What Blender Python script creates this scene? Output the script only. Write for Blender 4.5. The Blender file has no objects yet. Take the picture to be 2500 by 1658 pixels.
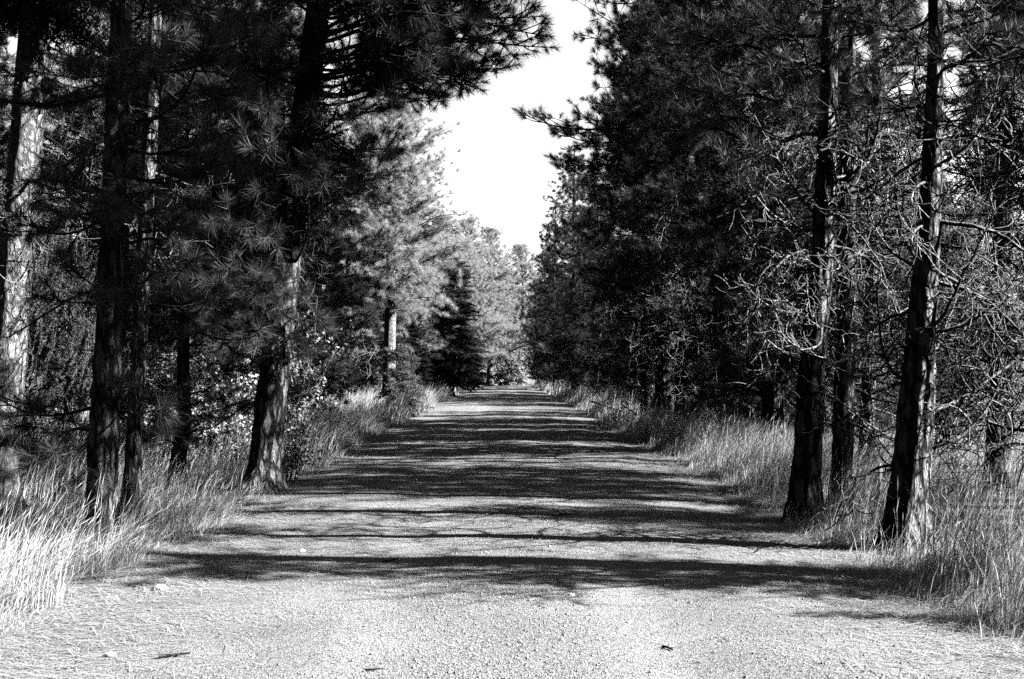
import bpy, math, random
import numpy as np
from mathutils import Vector, Matrix

S = bpy.context.scene
COL = S.collection
R_ = math.radians

# ------------------------------------------------------------------ helpers
class MB:
    """collects vertices, quads and triangles for ONE mesh"""
    def __init__(s):
        s.v, s.q, s.t, s.n = [], [], [], 0
    def add(s, v, q=None, t=None):
        v = np.asarray(v, dtype=np.float32).reshape(-1, 3)
        if q is not None and len(q): s.q.append(np.asarray(q, dtype=np.int32).reshape(-1, 4) + s.n)
        if t is not None and len(t): s.t.append(np.asarray(t, dtype=np.int32).reshape(-1, 3) + s.n)
        s.v.append(v); s.n += len(v)
    def arrays(s):
        v = np.concatenate(s.v) if s.v else np.zeros((0, 3), np.float32)
        q = np.concatenate(s.q) if s.q else np.zeros((0, 4), np.int32)
        t = np.concatenate(s.t) if s.t else np.zeros((0, 3), np.int32)
        return v, q, t
    def addmb(s, other, mat=None):
        v, q, t = other if isinstance(other, tuple) else other.arrays()
        if mat is not None:
            v = v @ mat[:3, :3].T + mat[:3, 3]
        s.add(v, q, t)

def to_mesh(name, mb, mat, smooth=False):
    v, q, t = mb if isinstance(mb, tuple) else mb.arrays()
    me = bpy.data.meshes.new(name)
    me.vertices.add(len(v)); me.vertices.foreach_set('co', v.astype(np.float32).ravel())
    li = np.concatenate([q.ravel(), t.ravel()]).astype(np.int32)
    me.loops.add(len(li)); me.loops.foreach_set('vertex_index', li)
    nq, nt = len(q), len(t)
    me.polygons.add(nq + nt)
    ls = np.concatenate([np.arange(nq) * 4, nq * 4 + np.arange(nt) * 3]).astype(np.int32)
    me.polygons.foreach_set('loop_start', ls)
    me.polygons.foreach_set('use_smooth', np.full(nq + nt, bool(smooth)))
    me.update(calc_edges=True)
    me.materials.append(mat)
    return me

def link(name, me, parent=None, loc=None):
    o = bpy.data.objects.new(name, me); COL.objects.link(o)
    if parent is not None: o.parent = parent
    if loc is not None: o.location = loc
    return o

def tag(o, label=None, cat=None, group=None, kind=None):
    if label: o['label'] = label
    if cat: o['category'] = cat
    if group: o['group'] = group
    if kind: o['kind'] = kind
    return o

def empty(name, loc, rz=0.0):
    o = bpy.data.objects.new(name, None); COL.objects.link(o)
    o.location = loc; o.rotation_euler = (0, 0, rz); o.empty_display_size = .2
    return o

def nrm(a):
    return a / (np.linalg.norm(a, axis=-1, keepdims=True) + 1e-9)

def tube(mb, P, Rr, k=5, cap=True):
    P = np.asarray(P, float); n = len(P); Rr = np.broadcast_to(np.asarray(Rr, float), (n,))
    T = nrm(np.gradient(P, axis=0))
    m = np.abs(T.mean(0)); ref = np.zeros(3); ref[int(np.argmin(m))] = 1
    U = nrm(np.cross(T, ref)); V = np.cross(T, U)
    a = np.arange(k) * 2 * math.pi / k
    ring = P[:, None] + Rr[:, None, None] * (np.cos(a)[None, :, None] * U[:, None] + np.sin(a)[None, :, None] * V[:, None])
    i = np.arange(n - 1)[:, None] * k; j = np.arange(k)[None]; j2 = (j + 1) % k
    q = np.stack([i + j, i + j2, i + k + j2, i + k + j], -1).reshape(-1, 4)
    mb.add(ring.reshape(-1, 3), q)

def rotz(a):
    c, s = math.cos(a), math.sin(a); return np.array([[c, -s, 0], [s, c, 0], [0, 0, 1.]])
def roty(a):
    c, s = math.cos(a), math.sin(a); return np.array([[c, 0, s], [0, 1, 0], [-s, 0, c]])
def rotx(a):
    c, s = math.cos(a), math.sin(a); return np.array([[1, 0, 0], [0, c, -s], [0, s, c]])
def axis_rot(ax, a):
    return np.array(Matrix.Rotation(a, 3, Vector(ax)))

def vnoise(x, y, seed):
    g = np.random.default_rng(seed).random((256, 256))
    xi = np.floor(x).astype(int); yi = np.floor(y).astype(int); fx = x - xi; fy = y - yi
    fx = fx * fx * (3 - 2 * fx); fy = fy * fy * (3 - 2 * fy)
    a = g[xi % 256, yi % 256]; b = g[(xi + 1) % 256, yi % 256]; c = g[xi % 256, (yi + 1) % 256]; d = g[(xi + 1) % 256, (yi + 1) % 256]
    return (a * (1 - fx) + b * fx) * (1 - fy) + (c * (1 - fx) + d * fx) * fy

# ------------------------------------------------------------------ materials (all neutral grey: a black and white picture)
def newmat(name, rough=.9, spec=.15):
    m = bpy.data.materials.new(name); m.use_nodes = True
    nt = m.node_tree; b = nt.nodes['Principled BSDF']
    b.inputs['Roughness'].default_value = rough
    b.inputs['Specular IOR Level'].default_value = spec
    return m, nt, b
def node(nt, t, **kw):
    n = nt.nodes.new(t)
    for k, v in kw.items(): setattr(n, k, v)
    return n
def ramp(nt, fac, stops):
    r = node(nt, 'ShaderNodeValToRGB')
    el = r.color_ramp.elements
    while len(el) < len(stops): el.new(.5)
    for e, (p, v) in zip(el, stops):
        e.position = p; e.color = (v, v, v, 1)
    nt.links.new(fac, r.inputs[0]); return r.outputs[0]
def island_mat(name, lo, hi, rough=.7, spec=.2, transl=0.0):
    m, nt, b = newmat(name, rough, spec)
    g = node(nt, 'ShaderNodeNewGeometry')
    c = ramp(nt, g.outputs['Random Per Island'], [(0, lo), (1, hi)])
    nt.links.new(c, b.inputs['Base Color'])
    if transl > 0:
        tr = node(nt, 'ShaderNodeBsdfTranslucent'); nt.links.new(c, tr.inputs[0])
        mx = node(nt, 'ShaderNodeMixShader'); mx.inputs[0].default_value = transl
        out = nt.nodes['Material Output']
        nt.links.new(b.outputs[0], mx.inputs[1]); nt.links.new(tr.outputs[0], mx.inputs[2]); nt.links.new(mx.outputs[0], out.inputs[0])
    return m
def bark_mat(name, lo, hi, sc=9.0, stretch=.28, bump=.9):
    m, nt, b = newmat(name, .95, .08)
    tc = node(nt, 'ShaderNodeTexCoord'); mp = node(nt, 'ShaderNodeMapping')
    mp.inputs['Scale'].default_value = (sc, sc, sc * stretch)
    nt.links.new(tc.outputs['Object'], mp.inputs[0])
    nz = node(nt, 'ShaderNodeTexNoise'); nz.inputs['Scale'].default_value = 1.6; nz.inputs['Detail'].default_value = 6
    nt.links.new(mp.outputs[0], nz.inputs['Vector'])
    ad = node(nt, 'ShaderNodeMix', data_type='VECTOR'); ad.inputs[0].default_value = .55
    nt.links.new(mp.outputs[0], ad.inputs[4]); nt.links.new(nz.outputs['Color'], ad.inputs[5])
    vo = node(nt, 'ShaderNodeTexVoronoi', feature='DISTANCE_TO_EDGE'); vo.inputs['Scale'].default_value = 1.6
    nt.links.new(ad.outputs[1], vo.inputs['Vector'])
    crack = ramp(nt, vo.outputs['Distance'], [(0, 0), (.26, 1)])
    fine = node(nt, 'ShaderNodeTexNoise'); fine.inputs['Scale'].default_value = 5; fine.inputs['Detail'].default_value = 8
    nt.links.new(mp.outputs[0], fine.inputs['Vector'])
    mul = node(nt, 'ShaderNodeMath', operation='MULTIPLY')
    nt.links.new(crack, mul.inputs[0]); nt.links.new(fine.outputs['Fac'], mul.inputs[1])
    c = ramp(nt, mul.outputs[0], [(.10, lo), (.34, (lo + hi) / 2.2), (.55, hi)])
    nt.links.new(c, b.inputs['Base Color'])
    bp = node(nt, 'ShaderNodeBump'); bp.inputs['Strength'].default_value = bump; bp.inputs['Distance'].default_value = .05
    nt.links.new(mul.outputs[0], bp.inputs['Height']); nt.links.new(bp.outputs[0], b.inputs['Normal'])
    return m

M = {}
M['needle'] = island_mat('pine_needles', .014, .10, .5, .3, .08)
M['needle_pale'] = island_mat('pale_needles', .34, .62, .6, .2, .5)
M['fir_needle'] = island_mat('fir_needles', .07, .19, .6, .2, .12)
M['grey_needle'] = island_mat('lichen_grey_needles', .14, .32, .6, .2, .12)
M['dark_needle'] = island_mat('dark_fir_needles', .012, .05, .6, .2, .05)
M['leaf'] = island_mat('broad_leaves', .25, .54, .5, .3, .25)
M['twig'] = bark_mat('twig_bark', .03, .10, 20, .5, .3)
M['dead'] = bark_mat('dead_wood', .14, .40, 25, .3, .4)
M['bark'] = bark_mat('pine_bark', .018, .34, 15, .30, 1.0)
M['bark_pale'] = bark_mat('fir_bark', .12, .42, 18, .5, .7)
M['grass'] = island_mat('dry_grass', .42, .74, .7, .15, .30)
M['straw'] = island_mat('fallen_straw', .18, .55, .8, .1, .1)
M['pebble'] = island_mat('pebbles', .16, .48, .9, .15)
M['stone'] = island_mat('stones', .45, .62, .9, .1)
M['stake'] = island_mat('weathered_stake', .5, .6, .8, .1)

def ground_material():
    m, nt, b = newmat('dry_ground', .95, .05)
    tc = node(nt, 'ShaderNodeTexCoord')
    n1 = node(nt, 'ShaderNodeTexNoise'); n1.inputs['Scale'].default_value = .9; n1.inputs['Detail'].default_value = 4
    n2 = node(nt, 'ShaderNodeTexNoise'); n2.inputs['Scale'].default_value = 38; n2.inputs['Detail'].default_value = 8
    for n in (n1, n2): nt.links.new(tc.outputs['Object'], n.inputs['Vector'])
    ad = node(nt, 'ShaderNodeMath', operation='MULTIPLY_ADD'); ad.inputs[1].default_value = .55
    nt.links.new(n1.outputs['Fac'], ad.inputs[0]); 
    m2 = node(nt, 'ShaderNodeMath', operation='MULTIPLY'); m2.inputs[1].default_value = .5
    nt.links.new(n2.outputs['Fac'], m2.inputs[0]); nt.links.new(m2.outputs[0], ad.inputs[2])
    c = ramp(nt, ad.outputs[0], [(.32, .05), (.5, .2), (.72, .34)])
    nt.links.new(c, b.inputs['Base Color'])
    bp = node(nt, 'ShaderNodeBump'); bp.inputs['Strength'].default_value = .8; bp.inputs['Distance'].default_value = .04
    nt.links.new(n2.outputs['Fac'], bp.inputs['Height']); nt.links.new(bp.outputs[0], b.inputs['Normal'])
    return m
def road_material():
    m, nt, b = newmat('gravel', .95, .08)
    tc = node(nt, 'ShaderNodeTexCoord')
    vo = node(nt, 'ShaderNodeTexVoronoi'); vo.inputs['Scale'].default_value = 75
    v2 = node(nt, 'ShaderNodeTexVoronoi'); v2.inputs['Scale'].default_value = 34
    n1 = node(nt, 'ShaderNodeTexNoise'); n1.inputs['Scale'].default_value = 1.1; n1.inputs['Detail'].default_value = 5
    n3 = node(nt, 'ShaderNodeTexNoise'); n3.inputs['Scale'].default_value = 150; n3.inputs['Detail'].default_value = 4
    for n in (vo, v2, n1, n3): nt.links.new(tc.outputs['Object'], n.inputs['Vector'])
    s1 = node(nt, 'ShaderNodeSeparateColor'); nt.links.new(vo.outputs['Color'], s1.inputs[0])
    c1 = ramp(nt, s1.outputs[0], [(0, .12), (.25, .27), (1, .42)])
    mixa = node(nt, 'ShaderNodeMix', data_type='RGBA'); mixa.blend_type = 'MULTIPLY'; mixa.inputs[0].default_value = 1
    c2 = ramp(nt, n1.outputs['Fac'], [(.3, .78), (.7, 1.12)])
    sp = node(nt, 'ShaderNodeSeparateXYZ'); nt.links.new(tc.outputs['Object'], sp.inputs[0])
    ab = node(nt, 'ShaderNodeMath', operation='ABSOLUTE'); nt.links.new(sp.outputs[0], ab.inputs[0])
    tr = ramp(nt, ab.outputs[0], [(0, .78), (.4, .85), (.72, 1.06), (.9, 1.04), (1.0, .9)])      # compacted wheel tracks are paler
    mt = node(nt, 'ShaderNodeMath', operation='MULTIPLY'); nt.links.new(tr, mt.inputs[0]); nt.links.new(c2, mt.inputs[1])
    nt.links.new(c1, mixa.inputs[6]); nt.links.new(mt.outputs[0], mixa.inputs[7])
    nt.links.new(mixa.outputs[2], b.inputs['Base Color'])
    h = node(nt, 'ShaderNodeMath', operation='MULTIPLY_ADD'); h.inputs[1].default_value = -.6
    nt.links.new(vo.outputs['Distance'], h.inputs[0]); nt.links.new(n3.outputs['Fac'], h.inputs[2])
    h2 = node(nt, 'ShaderNodeMath', operation='MULTIPLY_ADD'); h2.inputs[1].default_value = -.5
    nt.links.new(v2.outputs['Distance'], h2.inputs[0]); nt.links.new(h.outputs[0], h2.inputs[2])
    bp = node(nt, 'ShaderNodeBump'); bp.inputs['Strength'].default_value = .9; bp.inputs['Distance'].default_value = .02
    nt.links.new(h2.outputs[0], bp.inputs['Height']); nt.links.new(bp.outputs[0], b.inputs['Normal'])
    return m
M['ground'] = ground_material(); M['road'] = road_material()

# ------------------------------------------------------------------ setting: ground and road
def road_cx(y):
    y = np.asarray(y, float); return np.where(y > 96, -.012 * (y - 96) ** 2, 0.0)
def zg(x, y):
    x = np.asarray(x, float); y = np.asarray(y, float)
    u = x - road_cx(np.clip(y, -1e9, 130)); a = np.abs(u)
    crown = .05 * (1 - np.clip(a / 2.8, 0, 1) ** 2)
    rut = -.012 * (np.exp(-((a - .85) / .33) ** 2))
    ditch = -.10 * np.clip((a - 2.9) / 1.3, 0, 1)
    n = (vnoise(x * .55 + 40, y * .3 + 40, 1) - .5) * .06 + (vnoise(x * 1.7 + 9, y * 1.3 + 60, 2) - .5) * .03 * np.clip(a / 2.6, .25, 1)
    far = (vnoise(x * .05 + 70, y * .05 + 70, 3) - .5) * .5 * np.clip((a - 6) / 12, 0, 1)
    return crown + rut + ditch + n + far
def gz(x, y): return float(zg(np.array([x]), np.array([y]))[0])

def grid_mb(xs, ys, zf):
    X, Y = np.meshgrid(xs, ys); Z = zf(X, Y)
    nx, ny = len(xs), len(ys)
    i = np.arange(ny - 1)[:, None] * nx; j = np.arange(nx - 1)[None]
    q = np.stack([i + j, i + j + 1, i + nx + j + 1, i + nx + j], -1).reshape(-1, 4)
    mb = MB(); mb.add(np.stack([X, Y, Z], -1), q); return mb
xs = np.concatenate([-np.geomspace(900, 8, 40), np.arange(-7.8, 7.9, .2), np.geomspace(8, 900, 40)])
ys = np.concatenate([-np.geomspace(300, 6, 16), np.arange(-5.5, 40, .25), np.arange(40, 130, 1.0), np.geomspace(131, 1200, 30)])
tag(link('ground', to_mesh('ground', grid_mb(xs, ys, lambda x, y: zg(x, y) - .03 * (np.abs(x - road_cx(np.clip(y, -1e9, 130))) < 2.5) * (y < 128)), M['ground'], True)), kind='structure')
ry = np.concatenate([np.arange(-6, 40, .12), np.arange(40, 128, .5)]); ru = np.linspace(-1, 1, 61)
U, Y = np.meshgrid(ru, ry)
half = 2.62 + (vnoise(Y * .9 + 5, Y * 0 + np.where(U > 0, 3.5, 9.5), 8) - .5) * .35
X = road_cx(Y) + U * half
Z = zg(X, Y) + .006 * (1 - np.abs(U) ** 12) - .004 * np.abs(U) ** 12
nx, ny = len(ru), len(ry)
i = np.arange(ny - 1)[:, None] * nx; j = np.arange(nx - 1)[None]
mb = MB(); mb.add(np.stack([X, Y, Z], -1), np.stack([i + j, i + j + 1, i + nx + j + 1, i + nx + j], -1).reshape(-1, 4))
tag(link('gravel_road', to_mesh('gravel_road', mb, M['road'], True)), kind='structure')

# ------------------------------------------------------------------ needles, boughs, dead branches (prototypes along +X)
def needles(mb, Pos, Dir, n, L, W, a0, a1, back, rng, droop=.15):
    Pos = np.repeat(np.asarray(Pos), n, 0); D = np.repeat(nrm(np.asarray(Dir)), n, 0); m = len(Pos)
    base = Pos - D * (rng.random((m, 1)) * back)
    rv = rng.normal(size=(m, 3)); perp = nrm(rv - (rv * D).sum(1, keepdims=True) * D)
    ang = rng.uniform(a0, a1, (m, 1))
    d = D * np.cos(ang) + perp * np.sin(ang); d[:, 2] -= droop; d = nrm(d)
    ln = L * rng.uniform(.75, 1.12, (m, 1))
    side = nrm(np.cross(d, rng.normal(size=(m, 3)))) * W / 2
    v = np.stack([base - side, base + side, base + d * ln], 1)
    mb.add(v, None, np.arange(m * 3).reshape(-1, 3))

def curve_pts(p, d, L, n, curl_ax, curl, rng, wob=.06):
    pts = [np.array(p, float)]; d = np.array(d, float); d /= np.linalg.norm(d)
    R = axis_rot(curl_ax, curl / n)
    for _ in range(n):
        d = R @ d + rng.normal(size=3) * wob; d /= np.linalg.norm(d)
        pts.append(pts[-1] + d * L / n)
    return np.array(pts), d

def pine_bough(L, seed, dens=.85, npt=84, nl=.19, nw=.0048, sag=0.0):
    """live pine bough: bare inner wood, twigs ending in long-needle tufts"""
    rng = np.random.default_rng(seed); wood, leaf = MB(), MB()
    n = 14; t = np.linspace(0, 1, n)
    up = rng.uniform(-.02, .12) - sag
    P = np.stack([L * t, L * .17 * np.sin(t * rng.uniform(2, 6) + rng.uniform(0, 6)) * t, L * (up * t + rng.uniform(-.02, .14) * t * t + rng.uniform(.02, .05) * np.sin(t * rng.uniform(5, 10) + seed) * np.minimum(1, t * 5))], 1)
    r0 = .010 + .007 * L
    tube(wood, P, r0 * (1 - .8 * t), 5)
    ends, dirs = [P[-1]], [P[-1] - P[-2]]
    nt = int(max(5, L / .115) * dens)
    for k in range(nt):
        tt = .14 + .84 * (k + rng.random() * .7) / nt
        f = tt * (n - 1); i0 = min(int(f), n - 2); p = P[i0] + (P[i0 + 1] - P[i0]) * (f - i0)
        T = nrm(P[i0 + 1] - P[i0]); sgn = 1 if k % 2 else -1
        d = rotz(sgn * rng.uniform(.5, 1.2)) @ T; d = d + np.array([0, 0, rng.uniform(-.25, .45)]); d = d / np.linalg.norm(d)
        l = ((1 - tt) * .50 * min(L, 2.4) + .16) * rng.uniform(.6, 1.2)
        Q, de = curve_pts(p, d, l, 5, (rng.normal() * .3, -1, 0) if abs(d[1]) < .6 else (sgn, .2, 0), rng.uniform(-.2, .8), rng, .1)
        tube(wood, Q, np.linspace(r0 * .42, .0035, 6), 4)
        ends.append(Q[-1]); dirs.append(de)
        if l > .3:
            for s2 in range(int(l / .17)):
                a = rng.uniform(.3, .9); i1 = int(a * 4); p2 = Q[i1] + (Q[i1 + 1] - Q[i1]) * (a * 4 - i1)
                d2 = rotz(rng.choice([-1, 1]) * rng.uniform(.4, 1.0)) @ nrm(Q[i1 + 1] - Q[i1]) + np.array([0, 0, rng.uniform(-.2, .5)])
                Q2, de2 = curve_pts(p2, d2, rng.uniform(.1, .25), 3, (0, -1, 0), rng.uniform(0, .5), rng, .12)
                tube(wood, Q2, np.linspace(.006, .003, 4), 3)
                ends.append(Q2[-1]); dirs.append(de2)
    E, D = np.array(ends), np.array(dirs)
    keep = rng.random(len(E)) < .94
    needles(leaf, E[keep], D[keep], npt, nl, nw, .15, 1.35, .11, rng)
    return wood.arrays(), leaf.arrays()

def fir_bough(L, seed, hang=.0, nw=.0045, step=.008, nlen=.032):
    """short-needled bough; hang > 0 lets the side twigs dangle"""
    rng = np.random.default_rng(seed); wood, leaf = MB(), MB()
    n = 12; t = np.linspace(0, 1, n)
    P = np.stack([L * t, L * .06 * np.sin(t * 4 + seed), L * (.05 * t - (.18 + .35 * hang) * t * t)], 1)
    tube(wood, P, (.008 + .006 * L) * (1 - .85 * t), 5)
    pos, dr = [], []
    def fill(Q):
        seg = np.linalg.norm(np.diff(Q, axis=0), axis=1)
        for a, b, s in zip(Q[:-1], Q[1:], seg):
            m = max(1, int(s / step)); u = rng.random(m)[:, None]
            pos.append(a + (b - a) * u); dr.append(np.repeat((b - a)[None], m, 0))
    nt = int(L / .065)
    for k in range(nt):
        tt = .12 + .87 * (k + rng.random()) / nt
        f = tt * (n - 1); i0 = min(int(f), n - 2); p = P[i0] + (P[i0 + 1] - P[i0]) * (f - i0)
        T = nrm(P[i0 + 1] - P[i0]); sgn = 1 if k % 2 else -1
        if hang > 0:
            d = rotz(sgn * rng.uniform(.3, 1.0)) @ T * .6 + np.array([0, 0, -hang * rng.uniform(.4, 1.3)])
            l = rng.uniform(.25, .9) * hang; cax = (-d[1], d[0], 0); curl = rng.uniform(.1, .5)
            if abs(cax[0]) + abs(cax[1]) < 1e-3: cax = (1, 0, 0)
        else:
            d = rotz(sgn * rng.uniform(.7, 1.1)) @ T + np.array([0, 0, rng.uniform(-.25, .1)])
            l = ((1 - tt) * .42 * L + .10) * rng.uniform(.7, 1.15); cax = (0, 0, 1); curl = -sgn * .3
        Q, _ = curve_pts(p, d, l, 5, cax, curl, rng, .06)
        tube(wood, Q, np.linspace(.005, .002, 6), 3); fill(Q)
        for s2 in range(int(l / .085)):
            a = rng.uniform(.15, .95); i1 = int(a * 4.99); p2 = Q[i1]
            d2 = rotz(rng.choice([-1, 1]) * .8) @ nrm(Q[min(i1 + 1, 5)] - Q[i1] + 1e-6) + np.array([0, 0, -.5 * hang])
            Q2, _ = curve_pts(p2, d2, rng.uniform(.07, .2), 2, (0, 1, 0), .2, rng, .08); fill(Q2)
    fill(P[4:])
    needles(leaf, np.concatenate(pos), np.concatenate(dr), 1, nlen, nw, .5, 1.25, .0, rng, .1)
    return wood.arrays(), leaf.arrays()

def dead_bough(L, seed, curly=1.0, minr=.0032):
    """bare dead branch with curling grey twigs"""
    rng = np.random.default_rng(seed); wood = MB()
    P, d = curve_pts((0, 0, 0), (1, rng.normal() * .15, rng.uniform(-.25, .3)), L, 14, (rng.normal() * .4, 1, rng.normal() * .5), rng.uniform(-.9, 1.0), rng, .10)
    r0 = .008 + .009 * L
    tube(wood, P, np.linspace(r0, minr, 15), 5)
    def kids(Q, l, depth):
        num = int(l / (.13 if depth == 0 else .14)) + (2 if depth == 0 else 0)
        for _ in range(num):
            a = rng.uniform(.15, 1.0) * (len(Q) - 1.001); i0 = int(a); p = Q[i0] + (Q[i0 + 1] - Q[i0]) * (a - i0)
            T = nrm(Q[i0 + 1] - Q[i0]); rv = rng.normal(size=3); pe = nrm(rv - rv.dot(T) * T); pe[2] -= .25
            dd = T * rng.uniform(.3, 1.0) + pe * rng.uniform(.5, 1.1)
            ll = (rng.uniform(.2, .55) if depth == 0 else rng.uniform(.08, .24)) * (min(L, 1.8) * .7 + .25)
            ax = nrm(np.cross(dd, rng.normal(size=3)))
            Q2, _ = curve_pts(p, dd, ll, 7 if depth == 0 else 5, ax, curly * rng.choice([-1, 1]) * rng.uniform(.3, 2.4), rng, .12)
            tube(wood, Q2, np.linspace(max(r0 * .34, minr * 1.3), minr * .8, len(Q2)) if depth == 0 else np.linspace(minr * 1.1, minr * .7, len(Q2)), 3)
            if depth < 2 and ll > .14: kids(Q2, ll, depth + 1)
    kids(P, L, 0)
    return wood.arrays()

BP = {}     # prototype boughs: kind -> list of (length, wood arrays, leaf arrays, wood mesh, leaf mesh)
def reg(kind, L, wood, leaf, wm, lm):
    me_w = to_mesh(kind + '_wood', wood, M[wm], True)
    me_l = to_mesh(kind + '_needles', leaf, M[lm]) if leaf is not None else None
    BP.setdefault(kind, []).append((L, wood, leaf, me_w, me_l))
for a, L in enumerate((.7, .9, 1.3, 1.5, 1.9, 2.2, 2.7, 3.1)):
    w, l = pine_bough(L, 100 + a); reg('pine', L, w, l, 'twig', 'needle')
for a, L in enumerate((1.0, 1.4, 1.8)):
    w, l = fir_bough(L, 200 + a, .0); reg('fir', L, w, l, 'twig', 'fir_needle')
for a, L in enumerate((1.0, 1.3, 1.7)):
    w, l = fir_bough(L, 230 + a, .9); reg('hang', L, w, l, 'twig', 'grey_needle')
for a, L in enumerate((.6, .8, 1.0, 1.2, 1.4, 1.7, 2.0, 2.4)):
    reg('dead', L, dead_bough(L * 1.1, 300 + a, .6, .0046), None, 'dead', None)
for a, L in enumerate((.9, 1.3, 1.8, 2.2)):
    reg('darkdead', L, dead_bough(L, 340 + a, .7, .0062), None, 'twig', None)
# coarse boughs for far crowns (arrays only)
FAR = {'pine': [], 'fir': [], 'slim': []}
for a, L in enumerate((.8, 1.2, 1.6, 2.0, 2.6, 3.2)):
    FAR['pine'].append((L,) + pine_bough(L, 400 + a, .5, 64, .23, .0085))
for a, L in enumerate((.8, 1.3, 1.8, 2.3)):
    FAR['fir'].append((L,) + fir_bough(L, 430 + a, 0, .020, .011, .085))

def pick(lst, L, rng, slack=.35):
    c = [b for b in lst if abs(b[0] - L) <= slack]
    if not c: c = [min(lst, key=lambda b: abs(b[0] - L))]
    return c[int(rng.integers(len(c)))]

def bark_trunk(pts, seed, sides=28, rough=.016, dz=.05, zmax=7.5, flare=.8):
    """tapered, leaning trunk with furrowed bark; pts = (dx, dy, z, r)"""
    pts = np.array(pts, float); H = pts[-1, 2]
    zs = np.concatenate([np.arange(-.25, min(zmax, H), dz), np.linspace(min(zmax, H), H, 14)[0:]]) if H > zmax else np.arange(-.25, H + dz, dz)
    px = np.interp(zs, pts[:, 2], pts[:, 0]); py = np.interp(zs, pts[:, 2], pts[:, 1]); r = np.interp(zs, pts[:, 2], pts[:, 3])
    k = np.ones(9) / 9
    if len(zs) > 30:
        pad = lambda a: np.convolve(np.pad(a, 4, mode='edge'), k, 'valid')
        px, py = pad(px), pad(py)
    th = np.arange(sides) * 2 * math.pi / sides
    A, Zz = np.meshgrid(th, zs)
    nc = max(5, int(pts[0, 3] * 2 * math.pi / .055))
    def per(fz, off):   # periodic value noise
        g = np.random.default_rng(seed + off).random((nc, 400)); a = A / (2 * math.pi) * nc + .6 * np.sin(Zz * 1.3 + off); ai = np.floor(a).astype(int); fa = a - ai
        z = (Zz + 1) * fz; zi = np.floor(z).astype(int); fzz = z - zi
        return (g[ai % nc, zi % 400] * (1 - fa) + g[(ai + 1) % nc, zi % 400] * fa) * (1 - fzz) + (g[ai % nc, (zi + 1) % 400] * (1 - fa) + g[(ai + 1) % nc, (zi + 1) % 400] * fa) * fzz
    d = np.abs(per(5.0, 1) - .5) * 2 * rough + (per(1.2, 2) - .5) * rough
    rr = r[:, None] * (1 + flare * np.exp(-np.clip(Zz, -.2, 99) / .22) * (.7 + .5 * np.sin(A * 4 + seed))) + d * np.clip(r[:, None] / pts[0, 3], .2, 1)
    V = np.stack([px[:, None] + rr * np.cos(A), py[:, None] + rr * np.sin(A), Zz], -1)
    n = len(zs); i = np.arange(n - 1)[:, None] * sides; j = np.arange(sides)[None]; j2 = (j + 1) % sides
    mb = MB(); mb.add(V, np.stack([i + j, i + j2, i + sides + j2, i + sides + j], -1).reshape(-1, 4))
    return mb

def xf(p, az, pitch, roll, sc):
    m = np.eye(4); m[:3, :3] = rotz(az) @ roty(-pitch) @ rotx(roll) * sc; m[:3, 3] = p; return m

def far_crown(kind, z0, z1, Rad, pts, seed, nwh=None, shape=.75, low=.6):
    """joined limbs and needles of a whole crown"""
    rng = np.random.default_rng(seed); wood, leaf = MB(), MB(); pts = np.array(pts, float)
    z = z0; a0 = rng.random() * 6
    while z < z1:
        u = (z - z0) / (z1 - z0)
        Lr = Rad * ((1 - u) ** shape) * (low + (1 - low) * min(1, u / .25)) * rng.uniform(.75, 1.15) + .25
        p = np.array([np.interp(z, pts[:, 2], pts[:, 0]), np.interp(z, pts[:, 2], pts[:, 1]), z])
        nb = nwh if nwh else 8 if kind == 'fir' else (int(rng.integers(4, 6)) if Lr > .6 else 4)
        for k in range(nb):
            L = Lr * rng.uniform(.7, 1.15); b = pick(FAR[kind], L, rng, .3); s = float(np.clip(L / b[0], .6, 1.35))
            mt = xf(p + np.array([0, 0, rng.uniform(-.15, .15)]), a0 + k * 6.283 / (nb if kind == 'fir' or nwh else 5) + rng.normal() * .35, (.0 if kind == 'pine' else -.08) + .75 * u * u + rng.normal() * .12, rng.normal() * .3, s)
            wood.addmb(b[1], mt); leaf.addmb(b[2], mt)
        a0 += 2.4; z += (.30 + .012 * (z1 - z0)) * rng.uniform(.8, 1.25) * ((1 if Lr > .7 else .7) if kind != 'fir' else .62)
    return wood, leaf

# ------------------------------------------------------------------ near trees, part by part
def near_tree(name, label, cat, base, pts, boughs=(), seed=0, bark='bark', crown=None, sides=40, rough=.030, group=None, zmax=7.5, leafmat=None):
    """boughs = (kind, z, azimuth deg, length, pitch deg)"""
    rng = np.random.default_rng(seed + 999)
    x, y = base; root = empty(name, (x, y, gz(x, y) - .02)); tag(root, label, cat, group)
    link('trunk', to_mesh('trunk', bark_trunk(pts, seed, sides, rough, zmax=zmax), M[bark], True), root)
    P = np.array(pts, float)
    for kind, z, az, L, pitch in boughs:
        b = pick(BP[kind], L, rng, .22); s = float(np.clip(L / b[0], .6, 1.5))
        p = (np.interp(z, P[:, 2], P[:, 0]), np.interp(z, P[:, 2], P[:, 1]), z)
        o = link('dead_branch' if b[4] is None else 'branch', b[3], root, p)
        o.rotation_euler = Matrix((rotz(R_(az)) @ roty(-R_(pitch)) @ rotx(rng.normal() * .25)).tolist()).to_euler()
        o.scale = (s, s, s)
        if b[4] is not None: link('needles', b[4], o)
    if crown:
        kind, z0, z1, Rad, lm = crown[:5]
        w, l = far_crown(kind, z0, z1, Rad, pts, seed + 5)
        link('limbs', to_mesh('limbs', w, M['twig'], True), root); link('crown', to_mesh('crown', l, M[lm]), root)
    return root

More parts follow.
